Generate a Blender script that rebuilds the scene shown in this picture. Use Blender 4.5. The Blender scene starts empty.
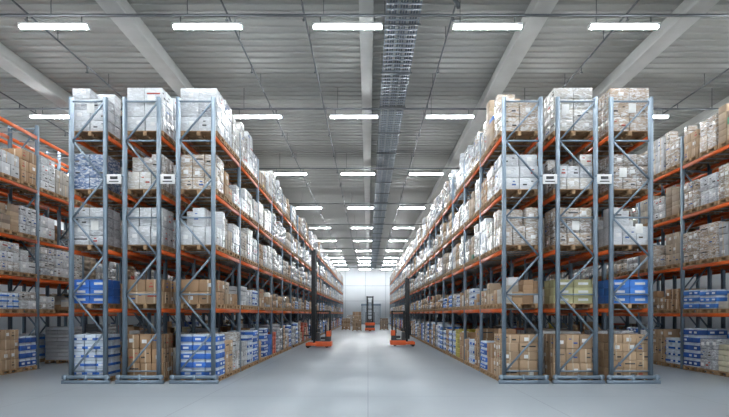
import bpy, bmesh, math, random
import numpy as np
from mathutils import Vector, Matrix
random.seed(11)
sc = bpy.context.scene
sc.view_settings.view_transform = 'Standard'
sc.view_settings.look = 'None'
sc.view_settings.exposure = 0.0

CAM_H = 2.03
F = 486.0

# ------------------------------------------------------------------ materials
def new_mat(name):
    m = bpy.data.materials.new(name); m.use_nodes = True
    nt = m.node_tree
    return m, nt, nt.nodes['Principled BSDF']

def simple(name, col, rough=0.5, metal=0.0, noise=0.12, scale=3.0, bump=0.0, spec=0.5):
    m, nt, b = new_mat(name)
    tc = nt.nodes.new('ShaderNodeTexCoord')
    n = nt.nodes.new('ShaderNodeTexNoise'); n.inputs['Scale'].default_value = scale
    n.inputs['Detail'].default_value = 4
    nt.links.new(tc.outputs['Object'], n.inputs['Vector'])
    r = nt.nodes.new('ShaderNodeValToRGB')
    r.color_ramp.elements[0].position = 0.3; r.color_ramp.elements[1].position = 0.7
    r.color_ramp.elements[0].color = tuple(c*(1-noise) for c in col)+(1,)
    r.color_ramp.elements[1].color = tuple(min(1, c*(1+noise)) for c in col)+(1,)
    nt.links.new(n.outputs['Fac'], r.inputs['Fac'])
    nt.links.new(r.outputs['Color'], b.inputs['Base Color'])
    b.inputs['Roughness'].default_value = rough
    b.inputs['Metallic'].default_value = metal
    b.inputs['Specular IOR Level'].default_value = spec
    if bump:
        bp = nt.nodes.new('ShaderNodeBump'); bp.inputs['Strength'].default_value = bump
        bp.inputs['Distance'].default_value = 0.02
        nt.links.new(n.outputs['Fac'], bp.inputs['Height'])
        nt.links.new(bp.outputs['Normal'], b.inputs['Normal'])
    return m

def emis(name, col, s):
    m, nt, b = new_mat(name)
    b.inputs['Base Color'].default_value = (0.9, 0.9, 0.9, 1)
    b.inputs['Emission Color'].default_value = col+(1,)
    b.inputs['Emission Strength'].default_value = s
    return m

def attr_mat(name, wrap):
    m, nt, b = new_mat(name)
    a = nt.nodes.new('ShaderNodeAttribute'); a.attribute_name = 'Col'
    tc = nt.nodes.new('ShaderNodeTexCoord')
    mp = nt.nodes.new('ShaderNodeMapping')
    nt.links.new(tc.outputs['Object'], mp.inputs['Vector'])
    n = nt.nodes.new('ShaderNodeTexNoise'); n.inputs['Detail'].default_value = 5
    nt.links.new(mp.outputs['Vector'], n.inputs['Vector'])
    mix = nt.nodes.new('ShaderNodeMix'); mix.data_type = 'RGBA'
    nt.links.new(a.outputs['Color'], mix.inputs['A'])
    r = nt.nodes.new('ShaderNodeMapRange')
    nt.links.new(n.outputs['Fac'], r.inputs['Value'])
    bp = nt.nodes.new('ShaderNodeBump')
    if wrap:
        mp.inputs['Scale'].default_value = (2.4, 2.4, 7)
        mp.inputs['Rotation'].default_value = (0.45, 0.5, 0.2)
        n.inputs['Scale'].default_value = 2.6
        n.inputs['Distortion'].default_value = 1.2
        r.inputs['From Min'].default_value = 0.46; r.inputs['From Max'].default_value = 0.62
        r.inputs['To Min'].default_value = 0.10; r.inputs['To Max'].default_value = 0.72
        mix.inputs['B'].default_value = (0.78, 0.81, 0.85, 1)
        b.inputs['Roughness'].default_value = 0.25
        b.inputs['Coat Weight'].default_value = 0.6
        b.inputs['Coat Roughness'].default_value = 0.12
        bp.inputs['Strength'].default_value = 0.6; bp.inputs['Distance'].default_value = 0.05
    else:
        n.inputs['Scale'].default_value = 5
        r.inputs['From Min'].default_value = 0.3; r.inputs['From Max'].default_value = 0.8
        r.inputs['To Min'].default_value = 0.0; r.inputs['To Max'].default_value = 0.22
        mix.inputs['B'].default_value = (0.12, 0.10, 0.08, 1)
        b.inputs['Roughness'].default_value = 0.6
        bp.inputs['Strength'].default_value = 0.15; bp.inputs['Distance'].default_value = 0.02
    nt.links.new(r.outputs['Result'], mix.inputs['Factor'])
    nt.links.new(mix.outputs['Result'], b.inputs['Base Color'])
    nt.links.new(n.outputs['Fac'], bp.inputs['Height'])
    nt.links.new(bp.outputs['Normal'], b.inputs['Normal'])
    return m

M_STEEL = simple('rack_steel_bluegrey', (0.185, 0.24, 0.30), 0.42, 0.2, 0.12, 2)
M_GALV = simple('galvanised_steel', (0.42, 0.46, 0.50), 0.35, 0.6, 0.15, 4)
M_ORANGE = simple('rack_beam_orange', (0.72, 0.125, 0.02), 0.45, 0.0, 0.1, 3)
M_CARTON = attr_mat('printed_cardboard', False)
M_WRAP = attr_mat('stretch_wrapped_goods', True)
M_WOOD = simple('pallet_wood', (0.38, 0.24, 0.13), 0.8, 0, 0.3, 6, 0.3)
M_CEIL = simple('roof_sheet_metal', (0.33, 0.335, 0.315), 0.55, 0.0, 0.04, 0.5)
M_CONC = simple('precast_concrete', (0.50, 0.505, 0.49), 0.75, 0, 0.06, 1.5, 0.05)
M_WALL = simple('painted_wall', (0.84, 0.87, 0.90), 0.7, 0, 0.02, 0.5)
M_LAMP = emis('lamp_diffuser', (0.92, 0.97, 1.0), 130.0)
M_WHITE = simple('white_enamel', (0.8, 0.8, 0.8), 0.4, 0, 0.04)
M_TORANGE = simple('truck_orange_paint', (0.80, 0.13, 0.03), 0.3, 0, 0.06)
M_BLACK = simple('black_steel', (0.02, 0.022, 0.025), 0.4, 0.2, 0.2)
M_DARK = simple('dark_grey_plastic', (0.06, 0.06, 0.065), 0.6, 0, 0.2)
M_RUBBER = simple('tyre_rubber', (0.03, 0.03, 0.03), 0.85, 0, 0.2)
M_PIPE = simple('dark_conduit', (0.09, 0.10, 0.11), 0.45, 0.4, 0.1)
M_TRAY = simple('cable_tray_zinc', (0.28, 0.32, 0.36), 0.4, 0.4, 0.15, 4)
M_CABLE = simple('cable_sheath', (0.10, 0.12, 0.15), 0.6, 0, 0.3, 8)

# floor
def floor_mat():
    m, nt, b = new_mat('polished_epoxy_floor')
    tc = nt.nodes.new('ShaderNodeTexCoord')
    n = nt.nodes.new('ShaderNodeTexNoise'); n.inputs['Scale'].default_value = 0.35; n.inputs['Detail'].default_value = 6
    nt.links.new(tc.outputs['Object'], n.inputs['Vector'])
    r = nt.nodes.new('ShaderNodeValToRGB')
    r.color_ramp.elements[0].position = 0.3; r.color_ramp.elements[1].position = 0.75
    r.color_ramp.elements[0].color = (0.27, 0.30, 0.33, 1)
    r.color_ramp.elements[1].color = (0.30, 0.335, 0.365, 1)
    nt.links.new(n.outputs['Fac'], r.inputs['Fac'])
    br = nt.nodes.new('ShaderNodeTexBrick')
    br.offset = 0.0; br.squash = 1.0
    br.inputs['Scale'].default_value = 1.0
    br.inputs['Brick Width'].default_value = 4.0
    br.inputs['Row Height'].default_value = 6.0
    br.inputs['Mortar Size'].default_value = 0.010
    br.inputs['Mortar Smooth'].default_value = 0.2
    nt.links.new(tc.outputs['Object'], br.inputs['Vector'])
    mx = nt.nodes.new('ShaderNodeMix'); mx.data_type = 'RGBA'
    nt.links.new(br.outputs['Fac'], mx.inputs['Factor'])
    nt.links.new(r.outputs['Color'], mx.inputs['A'])
    mx.inputs['B'].default_value = (0.20, 0.22, 0.24, 1)
    nt.links.new(mx.outputs['Result'], b.inputs['Base Color'])
    n2 = nt.nodes.new('ShaderNodeTexNoise'); n2.inputs['Scale'].default_value = 1.3; n2.inputs['Detail'].default_value = 5
    nt.links.new(tc.outputs['Object'], n2.inputs['Vector'])
    mr = nt.nodes.new('ShaderNodeMapRange')
    mr.inputs['To Min'].default_value = 0.33; mr.inputs['To Max'].default_value = 0.37
    nt.links.new(n2.outputs['Fac'], mr.inputs['Value'])
    nt.links.new(mr.outputs['Result'], b.inputs['Roughness'])
    b.inputs['Specular IOR Level'].default_value = 0.8
    return m
M_FLOOR = floor_mat()

# ------------------------------------------------------------------ hexahedron mesh builder
FIDX = np.array([[0,3,2,1],[4,5,6,7],[0,1,5,4],[1,2,6,5],[2,3,7,6],[3,0,4,7]])
class MB:
    def __init__(s): s.v = []; s.c = []; s.m = []
    def box(s, cx, cy, cz, sx, sy, sz, mat=0, col=(1,1,1), rot=0.0):
        hx, hy, hz = sx/2, sy/2, sz/2
        if rot:
            c, n = math.cos(rot), math.sin(rot)
            P = [(cx+c*x-n*y, cy+n*x+c*y) for x, y in ((-hx,-hy),(hx,-hy),(hx,hy),(-hx,hy))]
        else:
            P = [(cx-hx,cy-hy),(cx+hx,cy-hy),(cx+hx,cy+hy),(cx-hx,cy+hy)]
        s.v.append([(x,y,cz-hz) for x,y in P]+[(x,y,cz+hz) for x,y in P])
        s.c.append(col); s.m.append(mat)
    def strut(s, a, b, w, t, mat=0, col=(1,1,1)):
        a = Vector(a); b = Vector(b); d = (b-a).normalized()
        up = Vector((0,1,0)) if abs(d.y) < 0.9 else Vector((1,0,0))
        u = d.cross(up).normalized()*w/2; v = d.cross(u).normalized()*t/2
        s.v.append([tuple(p) for p in (a-u-v, a+u-v, a+u+v, a-u+v, b-u-v, b+u-v, b+u+v, b-u+v)])
        s.c.append(col); s.m.append(mat)
    def build(s, name, mats, parent=None, bevel=0, colors=False):
        N = len(s.v)
        if N == 0: return None
        V = np.array(s.v, dtype=np.float32).reshape(-1, 3)
        Fc = (FIDX[None]+ (np.arange(N)*8)[:,None,None]).reshape(-1)
        me = bpy.data.meshes.new(name)
        me.vertices.add(len(V)); me.vertices.foreach_set('co', V.ravel())
        me.loops.add(len(Fc)); me.loops.foreach_set('vertex_index', Fc.astype(np.int32))
        me.polygons.add(N*6)
        me.polygons.foreach_set('loop_start', (np.arange(N*6)*4).astype(np.int32))
        me.polygons.foreach_set('material_index', np.repeat(np.array(s.m, dtype=np.int32), 6))
        for m in mats: me.materials.append(m)
        me.update(calc_edges=True)
        if colors:
            at = me.color_attributes.new('Col', 'FLOAT_COLOR', 'POINT')
            C = np.ones((N, 4), dtype=np.float32); C[:, :3] = np.array(s.c)
            at.data.foreach_set('color', np.repeat(C, 8, axis=0).ravel())
        me.validate()
        bm = bmesh.new(); bm.from_mesh(me)
        bmesh.ops.recalc_face_normals(bm, faces=bm.faces)
        bm.to_mesh(me); bm.free()
        o = bpy.data.objects.new(name, me); sc.collection.objects.link(o)
        if parent: o.parent = parent
        if bevel:
            b = o.modifiers.new('Bevel', 'BEVEL'); b.width = bevel; b.segments = 2; b.limit_method = 'NONE'
        return o

def empty(name, loc=(0,0,0), rot=0):
    e = bpy.data.objects.new(name, None); sc.collection.objects.link(e)
    e.location = loc; e.rotation_euler = (0,0,rot); e.empty_display_size = 0.3
    return e

# ------------------------------------------------------------------ room shell
Y0, Y1 = -16.0, 96.0
XW = 20.0
ZC = 11.7
def shell_box(name, c, s, mat):
    b = MB(); b.box(*c, *s); return b.build(name, [mat])
shell_box('floor', (0, (Y0+Y1)/2, -0.1), (2*XW+0.6, Y1-Y0+0.6, 0.2), M_FLOOR)
shell_box('wall_left', (-XW-0.15, (Y0+Y1)/2, ZC/2+0.2), (0.3, Y1-Y0, ZC+0.4), M_WALL)
shell_box('wall_right', (XW+0.15, (Y0+Y1)/2, ZC/2+0.2), (0.3, Y1-Y0, ZC+0.4), M_WALL)
shell_box('wall_back', (0, Y1+0.15, ZC/2+0.2), (2*XW+0.6, 0.3, ZC+0.4), M_WALL)
shell_box('wall_front', (0, Y0-0.15, ZC/2+0.2), (2*XW+0.6, 0.3, ZC+0.4), M_WALL)
# corrugated roof sheet
def roof():
    p = 0.40; prof = [(0,0),(0.22,0),(0.26,0.045),(0.36,0.045)]
    pts = []
    y = Y0
    while y < Y1:
        for dy, dz in prof: pts.append((y+dy, ZC+dz))
        y += p
    vs, fs = [], []
    for y, z in pts: vs += [(-XW-0.3, y, z), (XW+0.3, y, z)]
    for i in range(len(pts)-1): fs.append((2*i, 2*i+1, 2*i+3, 2*i+2))
    me = bpy.data.meshes.new('ceiling'); me.from_pydata(vs, [], fs); me.materials.append(M_CEIL)
    o = bpy.data.objects.new('ceiling', me); sc.collection.objects.link(o)
    sd = o.modifiers.new('Solid', 'SOLIDIFY'); sd.thickness = 0.04; sd.offset = 1
roof()
BEAMX = (-18.9, -13.3, -7.65, -0.05, 5.25, 9.95, 16.2)
for x in BEAMX:
    w = 0.3 if abs(x) < 1 else 0.46
    b = MB()
    b.box(x, (Y0+Y1)/2, ZC-0.22, w, Y1-Y0-0.1, 0.42)
    b.box(x, (Y0+Y1)/2, ZC-0.48, w+0.14, Y1-Y0-0.1, 0.14)
    b.build('ceiling_beam', [M_CONC], bevel=0.02)
b = MB()
b.box(0, Y1-0.05, 0.15, 2*XW-0.2, 0.08, 0.3); b.build('baseboard_back', [M_GALV])
door = empty('door_1')
b = MB()
for i in range(18): b.box(0.6, Y1-0.06, 0.12+i*0.2, 3.4, 0.06, 0.185)
b.build('slats', [M_GALV], door, 0.01)
b = MB()
b.box(-1.2, Y1-0.08, 1.95, 0.16, 0.14, 3.9); b.box(2.4, Y1-0.08, 1.95, 0.16, 0.14, 3.9); b.box(0.6, Y1-0.15, 3.85, 3.9, 0.28, 0.4)
b.build('frame', [M_STEEL], door, 0.01)
# wall sheeting joints
b = MB()
for x in np.arange(-18, 19, 4.0): b.box(x+1.5, Y1-0.02, 5.9, 0.06, 0.03, 10.9)
for z in (4.6, 7.6): b.box(0, Y1-0.02, z, 2*XW-0.4, 0.03, 0.06)
b.build('trim_1', [M_GALV])

# ------------------------------------------------------------------ luminaires
rows_px = [27, 117, 174, 208, 228, 241, 251, 258]
H = 314
ZL = 10.45
rows = [F*(ZL-CAM_H)/(H-p) for p in rows_px]
for step in (5.0, 5.0):
    rows.append(rows[-1]+step)
rows.append(Y1-4.2)  # extra lamp row, added to brighten the back wall
rows = [-12.0, -5.0, 1.5, 7.8]+rows
cols = [-17.4, -13.4, -9.2, -4.7, -0.6, 3.5, 7.5, 11.8, 16.0]
for ry in rows:
    for cx in cols:
        lamp = empty('fluorescent_batten_light', (cx, ry, ZL))
        b = MB()
        b.box(0, 0, 0.055, 2.04, 0.20, 0.05); b.box(-1.01, 0, 0.0, 0.03, 0.16, 0.10); b.box(1.01, 0, 0.0, 0.03, 0.16, 0.10)
        b.build('housing', [M_WHITE], lamp)
        b = MB(); b.box(0, 0, -0.005, 1.99, 0.13, 0.065); b.build('diffuser', [M_LAMP], lamp, 0.02)
        b = MB()
        for dx in (-0.8, 0.8): b.box(dx, 0, 0.19, 0.025, 0.025, 0.22)
        b.build('hangers', [M_PIPE], lamp)
    b = MB()
    b.box(0, ry, ZL+0.34, 2*XW-0.4, 0.06, 0.06)
    for hx in np.arange(-18, 19, 4.0):
        if min(abs(hx+0.7-q) for q in BEAMX) < 0.45: hx += 1.0
        b.box(hx+0.7, ry, (ZL+0.34+ZC-0.01)/2, 0.02, 0.02, ZC-0.01-ZL-0.34)
    b.build('lighting_conduit', [M_PIPE])

def curve_pipe(name, pts, r, mat, parent=None):
    cu = bpy.data.curves.new(name, 'CURVE'); cu.dimensions = '3D'; cu.bevel_depth = r; cu.bevel_resolution = 3
    sp = cu.splines.new('POLY'); sp.points.add(len(pts)-1)
    for p, q in zip(sp.points, pts): p.co = (*q, 1)
    cu.materials.append(mat); cu.use_fill_caps = True
    o = bpy.data.objects.new(name, cu); sc.collection.objects.link(o)
    if parent: o.parent = parent
    return o
for x in (-15.2, -10.4, -4.3, -1.95, 2.6, 7.9, 13.5):
    e = empty('sprinkler_pipe')
    curve_pipe('main', [(x, Y0+0.3, 11.2), (x, Y1-0.3, 11.2)], 0.03, M_PIPE, e)
    b = MB()
    yy = Y0+2
    while yy < Y1-3:
        b.box(x, yy, 11.07, 0.03, 0.03, 0.2); b.box(x, yy, 10.97, 0.08, 0.08, 0.03)
        b.box(x, yy+1.5, 11.45, 0.02, 0.02, 0.46)
        yy += 3.2
    b.build('heads', [M_PIPE], e)
# cable tray
tray = empty('cable_tray')
b = MB()
x0, x1, zt = 0.55, 1.55, 11.0
L = Y1-Y0-0.6
for x in (x0, x1): b.box(x, (Y0+Y1)/2, zt+0.06, 0.03, L, 0.14)
for x in (x0+0.33, x0+0.66): b.box(x, (Y0+Y1)/2, zt, 0.02, L, 0.03)
yy = Y0+0.4
while yy < Y1-0.4: b.box((x0+x1)/2, yy, zt, x1-x0, 0.06, 0.03); yy += 0.26
b.build('ladder', [M_TRAY], tray)
b = MB()
for i, x in enumerate((0.66, 0.75, 0.82, 0.98, 1.06, 1.14, 1.3, 1.38, 1.46)):
    b.box(x, (Y0+Y1)/2, zt+0.05, 0.05, L, 0.05)
b.build('cables', [M_CABLE], tray)
b = MB()
yy = Y0+1
while yy < Y1-1:
    for x in (x0-0.03, x1+0.03): b.box(x, yy, (zt+ZC-0.02)/2, 0.02, 0.02, ZC-0.02-zt)
    b.box((x0+x1)/2, yy, zt-0.04, x1-x0+0.15, 0.05, 0.04)
    yy += 3.0
b.build('hangers', [M_PIPE], tray)
e = empty('overhead_pipe')
curve_pipe('pipe', [(1.6, 14.0, 11.25), (2.2, 14.0, 11.25), (2.45, 14.0, 11.15), (2.6, 14.0, 10.95), (2.6,14.0,10.85)], 0.06, M_PIPE, e)

# ------------------------------------------------------------------ goods
BROWN = [(0.40,0.24,0.13),(0.46,0.29,0.16),(0.34,0.20,0.105),(0.50,0.34,0.21),(0.43,0.29,0.18)]
PALE = [(0.50,0.51,0.53),(0.62,0.63,0.65),(0.38,0.39,0.42),(0.48,0.44,0.39),(0.38,0.34,0.30)]
TAN = [(0.42,0.31,0.21),(0.37,0.26,0.17),(0.47,0.37,0.28),(0.32,0.23,0.16),(0.28,0.21,0.16)]
BLUE = [(0.03,0.15,0.55),(0.05,0.21,0.64),(0.02,0.10,0.40)]
MISC = [(0.03,0.15,0.50),(0.55,0.08,0.05),(0.75,0.75,0.73),(0.06,0.06,0.08),(0.65,0.48,0.08),(0.10,0.30,0.20),(0.75,0.73,0.68),(0.22,0.24,0.28),(0.05,0.10,0.30)]
INK = [(0.03,0.03,0.03),(0.05,0.05,0.06),(0.45,0.06,0.04),(0.03,0.10,0.35),(0.12,0.09,0.06)]
def jit(c, a=0.18):
    k = 1+random.uniform(-a, a); return tuple(min(0.86, max(0.005, x*k)) for x in c)

def pallet(mb, cx, cy, z, w, d, det):
    if det:
        n = 7
        for i in range(n): mb.box(cx, cy-d/2+(i+0.5)*d/n, z+0.133, w, d/n*0.8, 0.022, 2)
        for i in range(3):
            x = cx-w/2+0.06+i*(w-0.12)/2
            mb.box(x, cy, z+0.011, 0.1, d, 0.022, 2)
            mb.box(x, cy, z+0.111, 0.1, d, 0.022, 2)
            for j in range(3): mb.box(x, cy-d/2+0.06+j*(d-0.12)/2, z+0.061, 0.1, 0.12, 0.078, 2)
    else:
        mb.box(cx, cy, z+0.125, w, d, 0.04, 2)
        for i in range(3): mb.box(cx-w/2+0.06+i*(w-0.12)/2, cy, z+0.052, 0.1, d, 0.104, 2)
    return z+0.144

def load(mb, cx, cy, z, w, d, h, kind, side, det, pal=None):
    z = pallet(mb, cx, cy, z, w, d, det)
    h -= 0.144
    w -= random.uniform(0, 0.06); d -= random.uniform(0, 0.05)
    if kind in ('carton', 'wrap'):
        mat = 1 if kind == 'wrap' else 0
        nx = random.choice((2, 3)); ny = random.choice((2, 2, 3)); nz = max(2, int(h/random.uniform(0.24, 0.42)))
        if not det: nx, ny, nz = 2, 2, min(nz, 3)
        base = random.choice(pal)
        top_missing = random.random() < 0.3
        r = random.random()
        two = random.choice(pal) if r < 0.45 else base
        for k in range(nz):
            bc = base if k % 2 == 0 else two
            lay = random.uniform(-0.01, 0.01)
            for i in range(nx):
                for j in range(ny):
                    if top_missing and k == nz-1 and random.random() < 0.5: continue
                    bw, bd, bh = w/nx, d/ny, h/nz
                    jx = random.uniform(-0.008, 0.008)+lay
                    px = cx-w/2+(i+0.5)*bw+jx; py = cy-d/2+(j+0.5)*bd+random.uniform(-0.004,0.004); pz = z+(k+0.5)*bh
                    mb.box(px, py, pz, bw-0.022, bd-0.022, bh-0.012, mat, jit(bc), 0)
                    if det:
                        outer = (i == nx-1 and side > 0) or (i == 0 and side < 0)
                        fs = []
                        if j == 0: fs.append('y')
                        if outer: fs.append('x')
                        for f in fs:
                            def dec(u, v, su, sv, col):
                                if f == 'y': mb.box(px+u, py-bd/2+0.0085, pz+v, su, 0.009, sv, 0, col)
                                else: mb.box(px+side*(bw/2-0.0085), py+u, pz+v, 0.009, su, sv, 0, col)
                            ln = bw if f == 'y' else bd
                            if kind == 'carton' and random.random() < 0.8:
                                dec(0, 0, 0.045, bh-0.016, jit((0.62,0.50,0.36)))
                            q = random.random()
                            if q < 0.35: dec(random.uniform(-.2,.2)*ln, random.uniform(-0.1,0.1)*bh, 0.14, 0.11, (0.85,0.85,0.85))
                            elif q < 0.66:
                                ik = random.choice(INK)
                                dec(ln*0.2*random.choice((-1,1)), -bh*0.1, 0.12, 0.045, ik)
                                dec(ln*0.2*random.choice((-1,1)), bh*0.18, 0.07, 0.03, ik)
                            elif q < 0.76: dec(0, bh*0.1, ln*0.75, 0.04, random.choice(INK))
        if kind == 'wrap' and det and random.random() < 0.6:
            mb.box(cx+random.uniform(-.25,.25)*w, cy-d/2-0.002, z+h*random.uniform(0.4,0.75), 0.22, 0.006, 0.28, 0, (0.88,0.88,0.86))
    elif kind in ('drink', 'water'):
        nx, ny = (3, 3) if det else (2, 2)
        nz = max(3, int(h/0.24)) if det else 3
        base = random.choice(pal)
        for k in range(nz):
            for i in range(nx):
                for j in range(ny):
                    bw, bd, bh = w/nx, d/ny, h/nz
                    px = cx-w/2+(i+0.5)*bw; py = cy-d/2+(j+0.5)*bd; pz = z+(k+0.5)*bh
                    mb.box(px, py, pz, bw-0.04, bd-0.04, bh-0.012, 0, jit((0.62,0.70,0.80),0.1))
                    fr = 0.62 if kind == 'drink' else 0.30
                    mb.box(px, py, pz-0.01, bw-0.012, bd-0.012, bh*fr, 0, jit(base, 0.3))
                    if det:
                        if j == 0 and random.random() < 0.6:
                            mb.box(px+random.uniform(-.05,.05), py-bd/2+0.005, pz-0.01, bw*0.45, 0.008, bh*0.24, 0, (0.78,0.82,0.86))
                        if random.random() < 0.6:
                            mb.box(px+side*(bw/2-0.005), py, pz-0.01, 0.008, bd*0.5, bh*0.26, 0, (0.78,0.82,0.86))
    elif kind == 'crate':
        nx, ny = (2, 2); nz = max(3, int(h/0.2))
        base = random.choice(pal)
        for k in range(nz):
            for i in range(nx):
                for j in range(ny):
                    bw, bd, bh = w/nx, d/ny, h/nz
                    px = cx-w/2+(i+0.5)*bw; py = cy-d/2+(j+0.5)*bd; pz = z+(k+0.5)*bh
                    c = jit(base, 0.25)
                    mb.box(px, py, pz-0.02, bw-0.03, bd-0.03, bh-0.04, 0, c)
                    mb.box(px, py, pz+bh/2-0.025, bw-0.008, bd-0.008, 0.035, 0, jit(c, 0.1))
                    if det: mb.box(px, py-bd/2+0.012, pz-0.01, bw*0.5, 0.012, bh*0.3, 0, (0.7,0.72,0.75))
    elif kind == 'sack':
        nz = max(3, int(h/0.15)) if det else 3
        base = random.choice(pal)
        for k in range(nz):
            n = 2 if k % 2 else 3
            for i in range(n):
                bh = h/nz
                if k % 2:
                    mb.box(cx-w/2+(i+0.5)*w/n, cy, z+(k+0.5)*bh, w/n-0.02, d-random.uniform(0,0.05), bh*0.9, 0, jit(base), random.uniform(-.02,.02))
                else:
                    mb.box(cx, cy-d/2+(i+0.5)*d/n, z+(k+0.5)*bh, w-random.uniform(0,0.06), d/n-0.02, bh*0.9, 0, jit(base), random.uniform(-.02,.02))
    elif kind == 'mixed':
        x = cx-w/2
        while x < cx+w/2-0.12:
            bw = min(random.uniform(0.2, 0.4), cx+w/2-x)
            for j in range(2):
                zz = z; top = z+h*random.uniform(0.45, 1.0)
                c = random.choice(pal+[random.choice(MISC)])
                while zz < top-0.05:
                    bh = random.uniform(0.1, 0.26)
                    if random.random() < 0.4: c = random.choice(pal+[random.choice(MISC)])
                    mb.box(x+bw/2, cy-d/4+j*d/2, zz+bh/2, bw-0.015, d/2-0.02, bh-0.006, 0, jit(c), random.uniform(-.03,.03))
                    zz += bh
            x += bw

def random_kind(level, tone):
    r = random.random()
    if level >= 2:
        pw = PALE if tone == 'pale' else (TAN[:3]+PALE)
        if r < 0.74: return 'wrap', pw
        if r < 0.86: return 'carton', BROWN+TAN
        if r < 0.94: return 'carton', PALE
        return 'mixed', TAN
    if level == 1:
        if r < 0.26: return 'carton', BROWN+TAN
        if r < 0.64: return 'mixed', BROWN+PALE
        if r < 0.76: return 'wrap', PALE+TAN
        if r < 0.84: return 'sack', PALE+[(0.6,0.5,0.2)]
        return ('drink' if r < 0.92 else 'water'), BLUE
    if r < 0.22: return 'carton', BROWN
    if r < 0.36: return 'wrap', PALE
    if r < 0.50: return 'drink', BLUE
    if r < 0.62: return 'water', BLUE+[(0.25,0.35,0.5)]
    if r < 0.74: return 'sack', PALE+[(0.65,0.60,0.45),(0.5,0.12,0.08)]
    if r < 0.82: return 'crate', BLUE+[(0.55,0.1,0.05),(0.6,0.5,0.1)]
    return 'mixed', BROWN+PALE

WB = [(0.03,0.07,0.17),(0.04,0.10,0.24)]
GY = [(0.46,0.44,0.24)]
front = {
 'A': [('water',BLUE[:1]),('crate',BLUE[:2]),('wrap',PALE[:2]),('wrap',WB),('wrap',PALE[:2])],
 'B': [('carton',BROWN),('carton',BROWN),('wrap',PALE[:2]),('wrap',PALE[3:]),('wrap',PALE[:3])],
 'C': [('drink',BLUE[:1]),('carton',BROWN),('wrap',PALE[:2]),('wrap',TAN),('wrap',PALE[:2])],
 'D': [('carton',BROWN),('mixed',BROWN+PALE),('wrap',TAN[:3]),('wrap',PALE),('wrap',TAN[:3])],
 'E': [('carton',BROWN),('crate',GY),('wrap',TAN),('wrap',PALE+TAN),('wrap',PALE[3:])],
 'F': [('carton',BROWN),('crate',BLUE[:2]),('wrap',PALE[:2]),('wrap',TAN),('wrap',TAN)],
}
GAP = {0: 1.42, 1: 0.86, 2: 1.25, 3: 1.18, 4: 1.42}

# ------------------------------------------------------------------ racks
def rack(xa, xb, ystart, nbay, bay, levels, top, side, tag, tone, dense=True, hid=False):
    r = empty('pallet_rack'); g = empty('palletized_goods')
    up = MB(); bm_ = MB()
    for k in range(nbay+1):
        y = ystart+k*bay
        for x in (xa+0.05, xb-0.05):
            inn = 1 if x < (xa+xb)/2 else -1
            up.box(x-inn*0.045, y, top/2, 0.014, 0.10, top)
            up.box(x, y-0.045, top/2, 0.10, 0.012, top)
            up.box(x, y+0.045, top/2, 0.10, 0.012, top)
            up.box(x, y, 0.008, 0.17, 0.15, 0.016)
        n = 7; z0 = 0.35; dz = (top-0.5)/n
        for i in range(n):
            a, c = (xa+0.09, xb-0.09) if i % 2 == 0 else (xb-0.09, xa+0.09)
            up.strut((a, y, z0+i*dz), (c, y, z0+(i+1)*dz), 0.05, 0.035)
            if i % 2 == 0: up.strut((xa+0.08, y, z0+i*dz), (xb-0.08, y, z0+i*dz), 0.045, 0.035)
        up.strut((xa+0.08, y, top-0.12), (xb-0.08, y, top-0.12), 0.045, 0.035)
    if tag:
        up.box((xa+xb)/2, ystart-0.14, 0.19, (xb-xa)+0.28, 0.05, 0.10)
        up.box((xa+xb)/2, ystart-0.14, 0.05, (xb-xa)+0.28, 0.10, 0.10)
        for x in (xa-0.06, (xa+xb)/2, xb+0.06): up.box(x, ystart-0.14, 0.13, 0.08, 0.06, 0.26)
    up.build('upright_frames', [M_STEEL], r)
    for k in range(nbay):
        yc = ystart+(k+0.5)*bay
        for z in levels:
            for x in (xa+0.035, xb-0.035):
                bm_.box(x, yc, z-0.065, 0.045, bay-0.10, 0.12)
            for q in (-0.33, -0.17, 0.0, 0.17, 0.33):
                bm_.box((xa+xb)/2, yc+q*bay, z-0.02, xb-xa-0.1, 0.04, 0.03, 1)
    bm_.build('beams', [M_ORANGE, M_GALV], r)
    near = MB(); far = MB()
    zs = [0.0]+list(levels)
    w = xb-xa
    for k in range(nbay):
        det = (k < 10) and not hid or k < 1
        mb = near if k < 3 else far
        slot = (bay-0.16)/3
        for s in range(3):
            y = ystart+k*bay+0.08+(s+0.5)*slot
            for li, z in enumerate(zs):
                room = zs[li+1]-z-0.2 if len(zs) > li+1 else 1.6
                if tag and k == 0 and s == 0:
                    kind, pal = front[tag][li]; h = min(room, GAP[li])
                else:
                    if random.random() < (0.03 if dense else 0.12): continue
                    kind, pal = random_kind(li, tone)
                    h = min(room, GAP.get(li, 1.2)*random.uniform(0.72, 1.1))
                    if not dense and li == len(zs)-1: continue
                load(mb, (xa+xb)/2+side*0.04, y, z+0.001, w-0.02, slot-random.uniform(0.04, 0.09), h, kind, side, det, pal)
    near.build('goods_near', [M_CARTON, M_WRAP, M_WOOD], g, 0.008, True)
    far.build('goods_far', [M_CARTON, M_WRAP, M_WOOD], g, 0, True)

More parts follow.
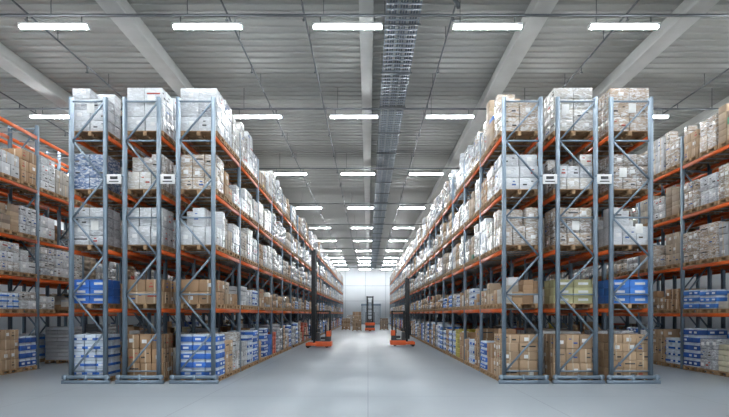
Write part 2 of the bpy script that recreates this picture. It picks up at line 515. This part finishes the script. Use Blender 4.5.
YS = F/34.0
LV = [2.20, 3.94, 5.59, 7.32]
TOP = 8.4
BAY = 2.85
NB = 26
rack(-8.77, -7.67, YS, NB, BAY, LV, TOP, -1, 'A', 'pale', hid=True)
rack(-7.20, -6.10, YS, NB, BAY, LV, TOP, 1, 'B', 'pale', hid=True)
rack(-5.63, -4.50, YS, NB, BAY, LV, TOP, 1, 'C', 'pale')
rack(3.95, 5.12, YS, NB, BAY, LV, TOP, -1, 'D', 'tan')
rack(5.53, 6.74, YS, NB, BAY, LV, TOP, -1, 'E', 'tan', hid=True)
rack(7.10, 8.36, YS, NB, BAY, LV, TOP, 1, 'F', 'tan', hid=True)
rack(-13.3, -12.2, YS-2.0, NB, BAY, [2.06, 3.35, 4.75, 6.6, 8.6], 9.0, 1, None, 'pale', dense=False)
rack(-14.8, -13.7, YS-2.0, NB, BAY, [2.06, 3.35, 4.75, 6.6, 8.6], 9.0, -1, None, 'pale', dense=False, hid=True)
rack(11.6, 12.7, YS-2.0, NB, BAY, [2.06, 3.77, 5.65, 7.5], 8.6, -1, None, 'tan')
rack(13.1, 14.2, YS-2.0, NB, BAY, [2.06, 3.77, 5.65, 7.5], 8.6, 1, None, 'tan', hid=True)

for x0_ in (-7.435, -5.865, 5.325, 6.92):
    s_ = empty('rack_row_sign')
    b = MB(); b.box(x0_, YS-0.07, 5.98, 0.42, 0.02, 0.28); b.build('panel', [M_WHITE], s_, 0.004)
    b = MB(); b.box(x0_, YS-0.083, 6.02, 0.22, 0.006, 0.08); b.box(x0_, YS-0.083, 5.91, 0.28, 0.006, 0.03)
    b.build('lettering', [M_DARK], s_)
    b = MB(); b.box(x0_, YS-0.05, 6.08, 0.56, 0.02, 0.04); b.build('bracket', [M_STEEL], s_)

# ------------------------------------------------------------------ reach trucks
def cyl(name, p, axis, r, l, mat, parent, seg=24):
    bm = bmesh.new(); bmesh.ops.create_cone(bm, cap_ends=True, segments=seg, radius1=r, radius2=r, depth=l)
    me = bpy.data.meshes.new(name); 
    R = {'x': Matrix.Rotation(math.pi/2, 4, 'Y'), 'y': Matrix.Rotation(math.pi/2, 4, 'X'), 'z': Matrix.Identity(4)}[axis]
    bmesh.ops.transform(bm, matrix=Matrix.Translation(p) @ R, verts=bm.verts)
    bm.to_mesh(me); bm.free(); me.materials.append(mat)
    o = bpy.data.objects.new(name, me); sc.collection.objects.link(o); o.parent = parent
    return o

def truck(loc, rot, mast_h, carriage_z=1.2, sc_=1.0):
    t = empty('reach_truck', loc, rot); t.scale = (sc_, sc_, sc_)
    prof = [(-0.62,0.10),(-0.62,0.42),(-0.60,1.0),(-0.30,1.04),(-0.26,0.45),(0.14,0.42),(0.18,0.9),(0.36,0.9),(0.38,0.10)]
    bm = bmesh.new()
    f1 = [bm.verts.new((x,-0.55,z)) for x, z in prof]; f2 = [bm.verts.new((x,0.55,z)) for x, z in prof]
    bm.faces.new(f1); bm.faces.new(f2[::-1])
    for i in range(len(prof)):
        j = (i+1) % len(prof); bm.faces.new((f1[i], f2[i], f2[j], f1[j]))
    bmesh.ops.recalc_face_normals(bm, faces=bm.faces)
    me = bpy.data.meshes.new('chassis'); bm.to_mesh(me); bm.free(); me.materials.append(M_DARK)
    o = bpy.data.objects.new('chassis', me); sc.collection.objects.link(o); o.parent = t
    bv = o.modifiers.new('b', 'BEVEL'); bv.width = 0.04; bv.segments = 3
    b = MB()
    b.box(-0.15, 0, 0.24, 1.14, 1.16, 0.30)
    for y in (-0.52, 0.52): b.box(0.72, y, 0.22, 0.75, 0.16, 0.18)
    b.box(-0.50, 0, 0.85, 0.30, 1.14, 0.34)
    b.build('orange_base', [M_TORANGE], t, 0.03)
    for y in (-0.52, 0.52): cyl('load_wheel', (0.95, y, 0.14), 'y', 0.14, 0.12, M_RUBBER, t)
    cyl('drive_wheel', (-0.35, 0, 0.17), 'y', 0.17, 0.3, M_RUBBER, t)
    b = MB(); b.box(-0.12, 0.1, 0.58, 0.36, 0.5, 0.14); b.box(-0.28, 0.1, 1.1, 0.10, 0.48, 0.6)
    b.box(0.22, 0.1, 1.05, 0.22, 0.6, 0.2); b.build('seat', [M_DARK], t, 0.04)
    cyl('steering_wheel', (0.1, 0.2, 1.2), 'z', 0.14, 0.04, M_BLACK, t)
    b = MB()
    for x in (-0.56, 0.33):
        for y in (-0.5, 0.5): b.box(x, y, 1.58, 0.07, 0.07, 1.25)
    for y in (-0.5, 0.5): b.box(-0.12, y, 2.2, 1.0, 0.08, 0.07)
    for x in np.linspace(-0.58, 0.34, 7): b.box(x, 0, 2.21, 0.05, 1.0, 0.05)
    b.build('overhead_guard', [M_BLACK], t, 0.01)
    b = MB()
    for y in (-0.38, 0.38):
        b.box(0.50, y, 0.1+mast_h*0.5, 0.18, 0.10, mast_h-0.2)
        b.box(0.64, y*0.78, 0.3+mast_h*0.48, 0.16, 0.08, mast_h-0.5)
    for z in np.linspace(0.4, mast_h-0.1, 6): b.box(0.46, 0, z, 0.07, 0.80, 0.10)
    b.box(0.62, 0, mast_h-0.15, 0.10, 0.62, 0.10)
    for y in (-0.22, 0.22): b.box(0.56, y, mast_h*0.48, 0.05, 0.05, mast_h*0.85)
    b.build('mast', [M_BLACK], t, 0.008)
    cyl('lift_cylinder', (0.54, 0, mast_h*0.42), 'z', 0.05, mast_h*0.78, M_GALV, t)
    b = MB()
    for z in (carriage_z-0.4, carriage_z+0.0): b.box(0.76, 0, z, 0.06, 0.8, 0.10)
    for y in (-0.33, 0.33): b.box(0.76, y, carriage_z+0.15, 0.05, 0.05, 1.1)
    for y in (-0.25, 0.25):
        b.box(0.81, y, carriage_z-0.2, 0.05, 0.12, 0.6); b.box(1.05, y, carriage_z-0.48, 0.5, 0.12, 0.05)
    b.build('fork_carriage', [M_BLACK], t, 0.006)
    return t
def fl(y_px): return F*CAM_H/(y_px-H)
d = fl(347.5); 
truck(((322-368)/F*d, d, 0), math.pi, 5.9, 1.2, 1.0).scale = (0.85, 0.85, 1.0)
d = fl(346.5)
truck(((400-368)/F*d, d+0.4, 0), 0.0, 4.3, 1.2, 1.0).scale = (0.85, 0.85, 1.0)
d = fl(331)
truck(((370-368)/F*d, d, 0), math.pi/2, 4.2, 1.4)

def floor_load(px, ypx, kind, pal, h, n=1):
    d = fl(ypx); g = empty('pallet_of_cartons')
    mb = MB()
    load(mb, (px-368)/F*d, d, 0.001, 1.1, 0.9, h, kind, 1, True, pal)
    mb.build('stack', [M_CARTON, M_WRAP, M_WOOD], g, 0.008, True)
floor_load(357, 331, 'carton', BROWN, 2.3)
floor_load(346, 330, 'carton', BROWN, 1.5)
floor_load(384, 330, 'carton', TAN, 1.5)
floor_load(350, 327, 'wrap', TAN, 1.9)

# ------------------------------------------------------------------ camera
w = bpy.data.worlds.new('world'); sc.world = w; w.use_nodes = True
w.node_tree.nodes['Background'].inputs[0].default_value = (0.7, 0.75, 0.8, 1)
w.node_tree.nodes['Background'].inputs[1].default_value = 0.3
cam = bpy.data.cameras.new('camera'); co = bpy.data.objects.new('camera', cam); sc.collection.objects.link(co)
co.location = (0, 0, CAM_H); co.rotation_euler = (math.pi/2, 0, 0)
cam.sensor_width = 36; cam.lens = 36*F/729
cam.shift_y = (H-208.5)/729; cam.shift_x = -(368-364.5)/729
cam.clip_end = 300
sc.camera = co
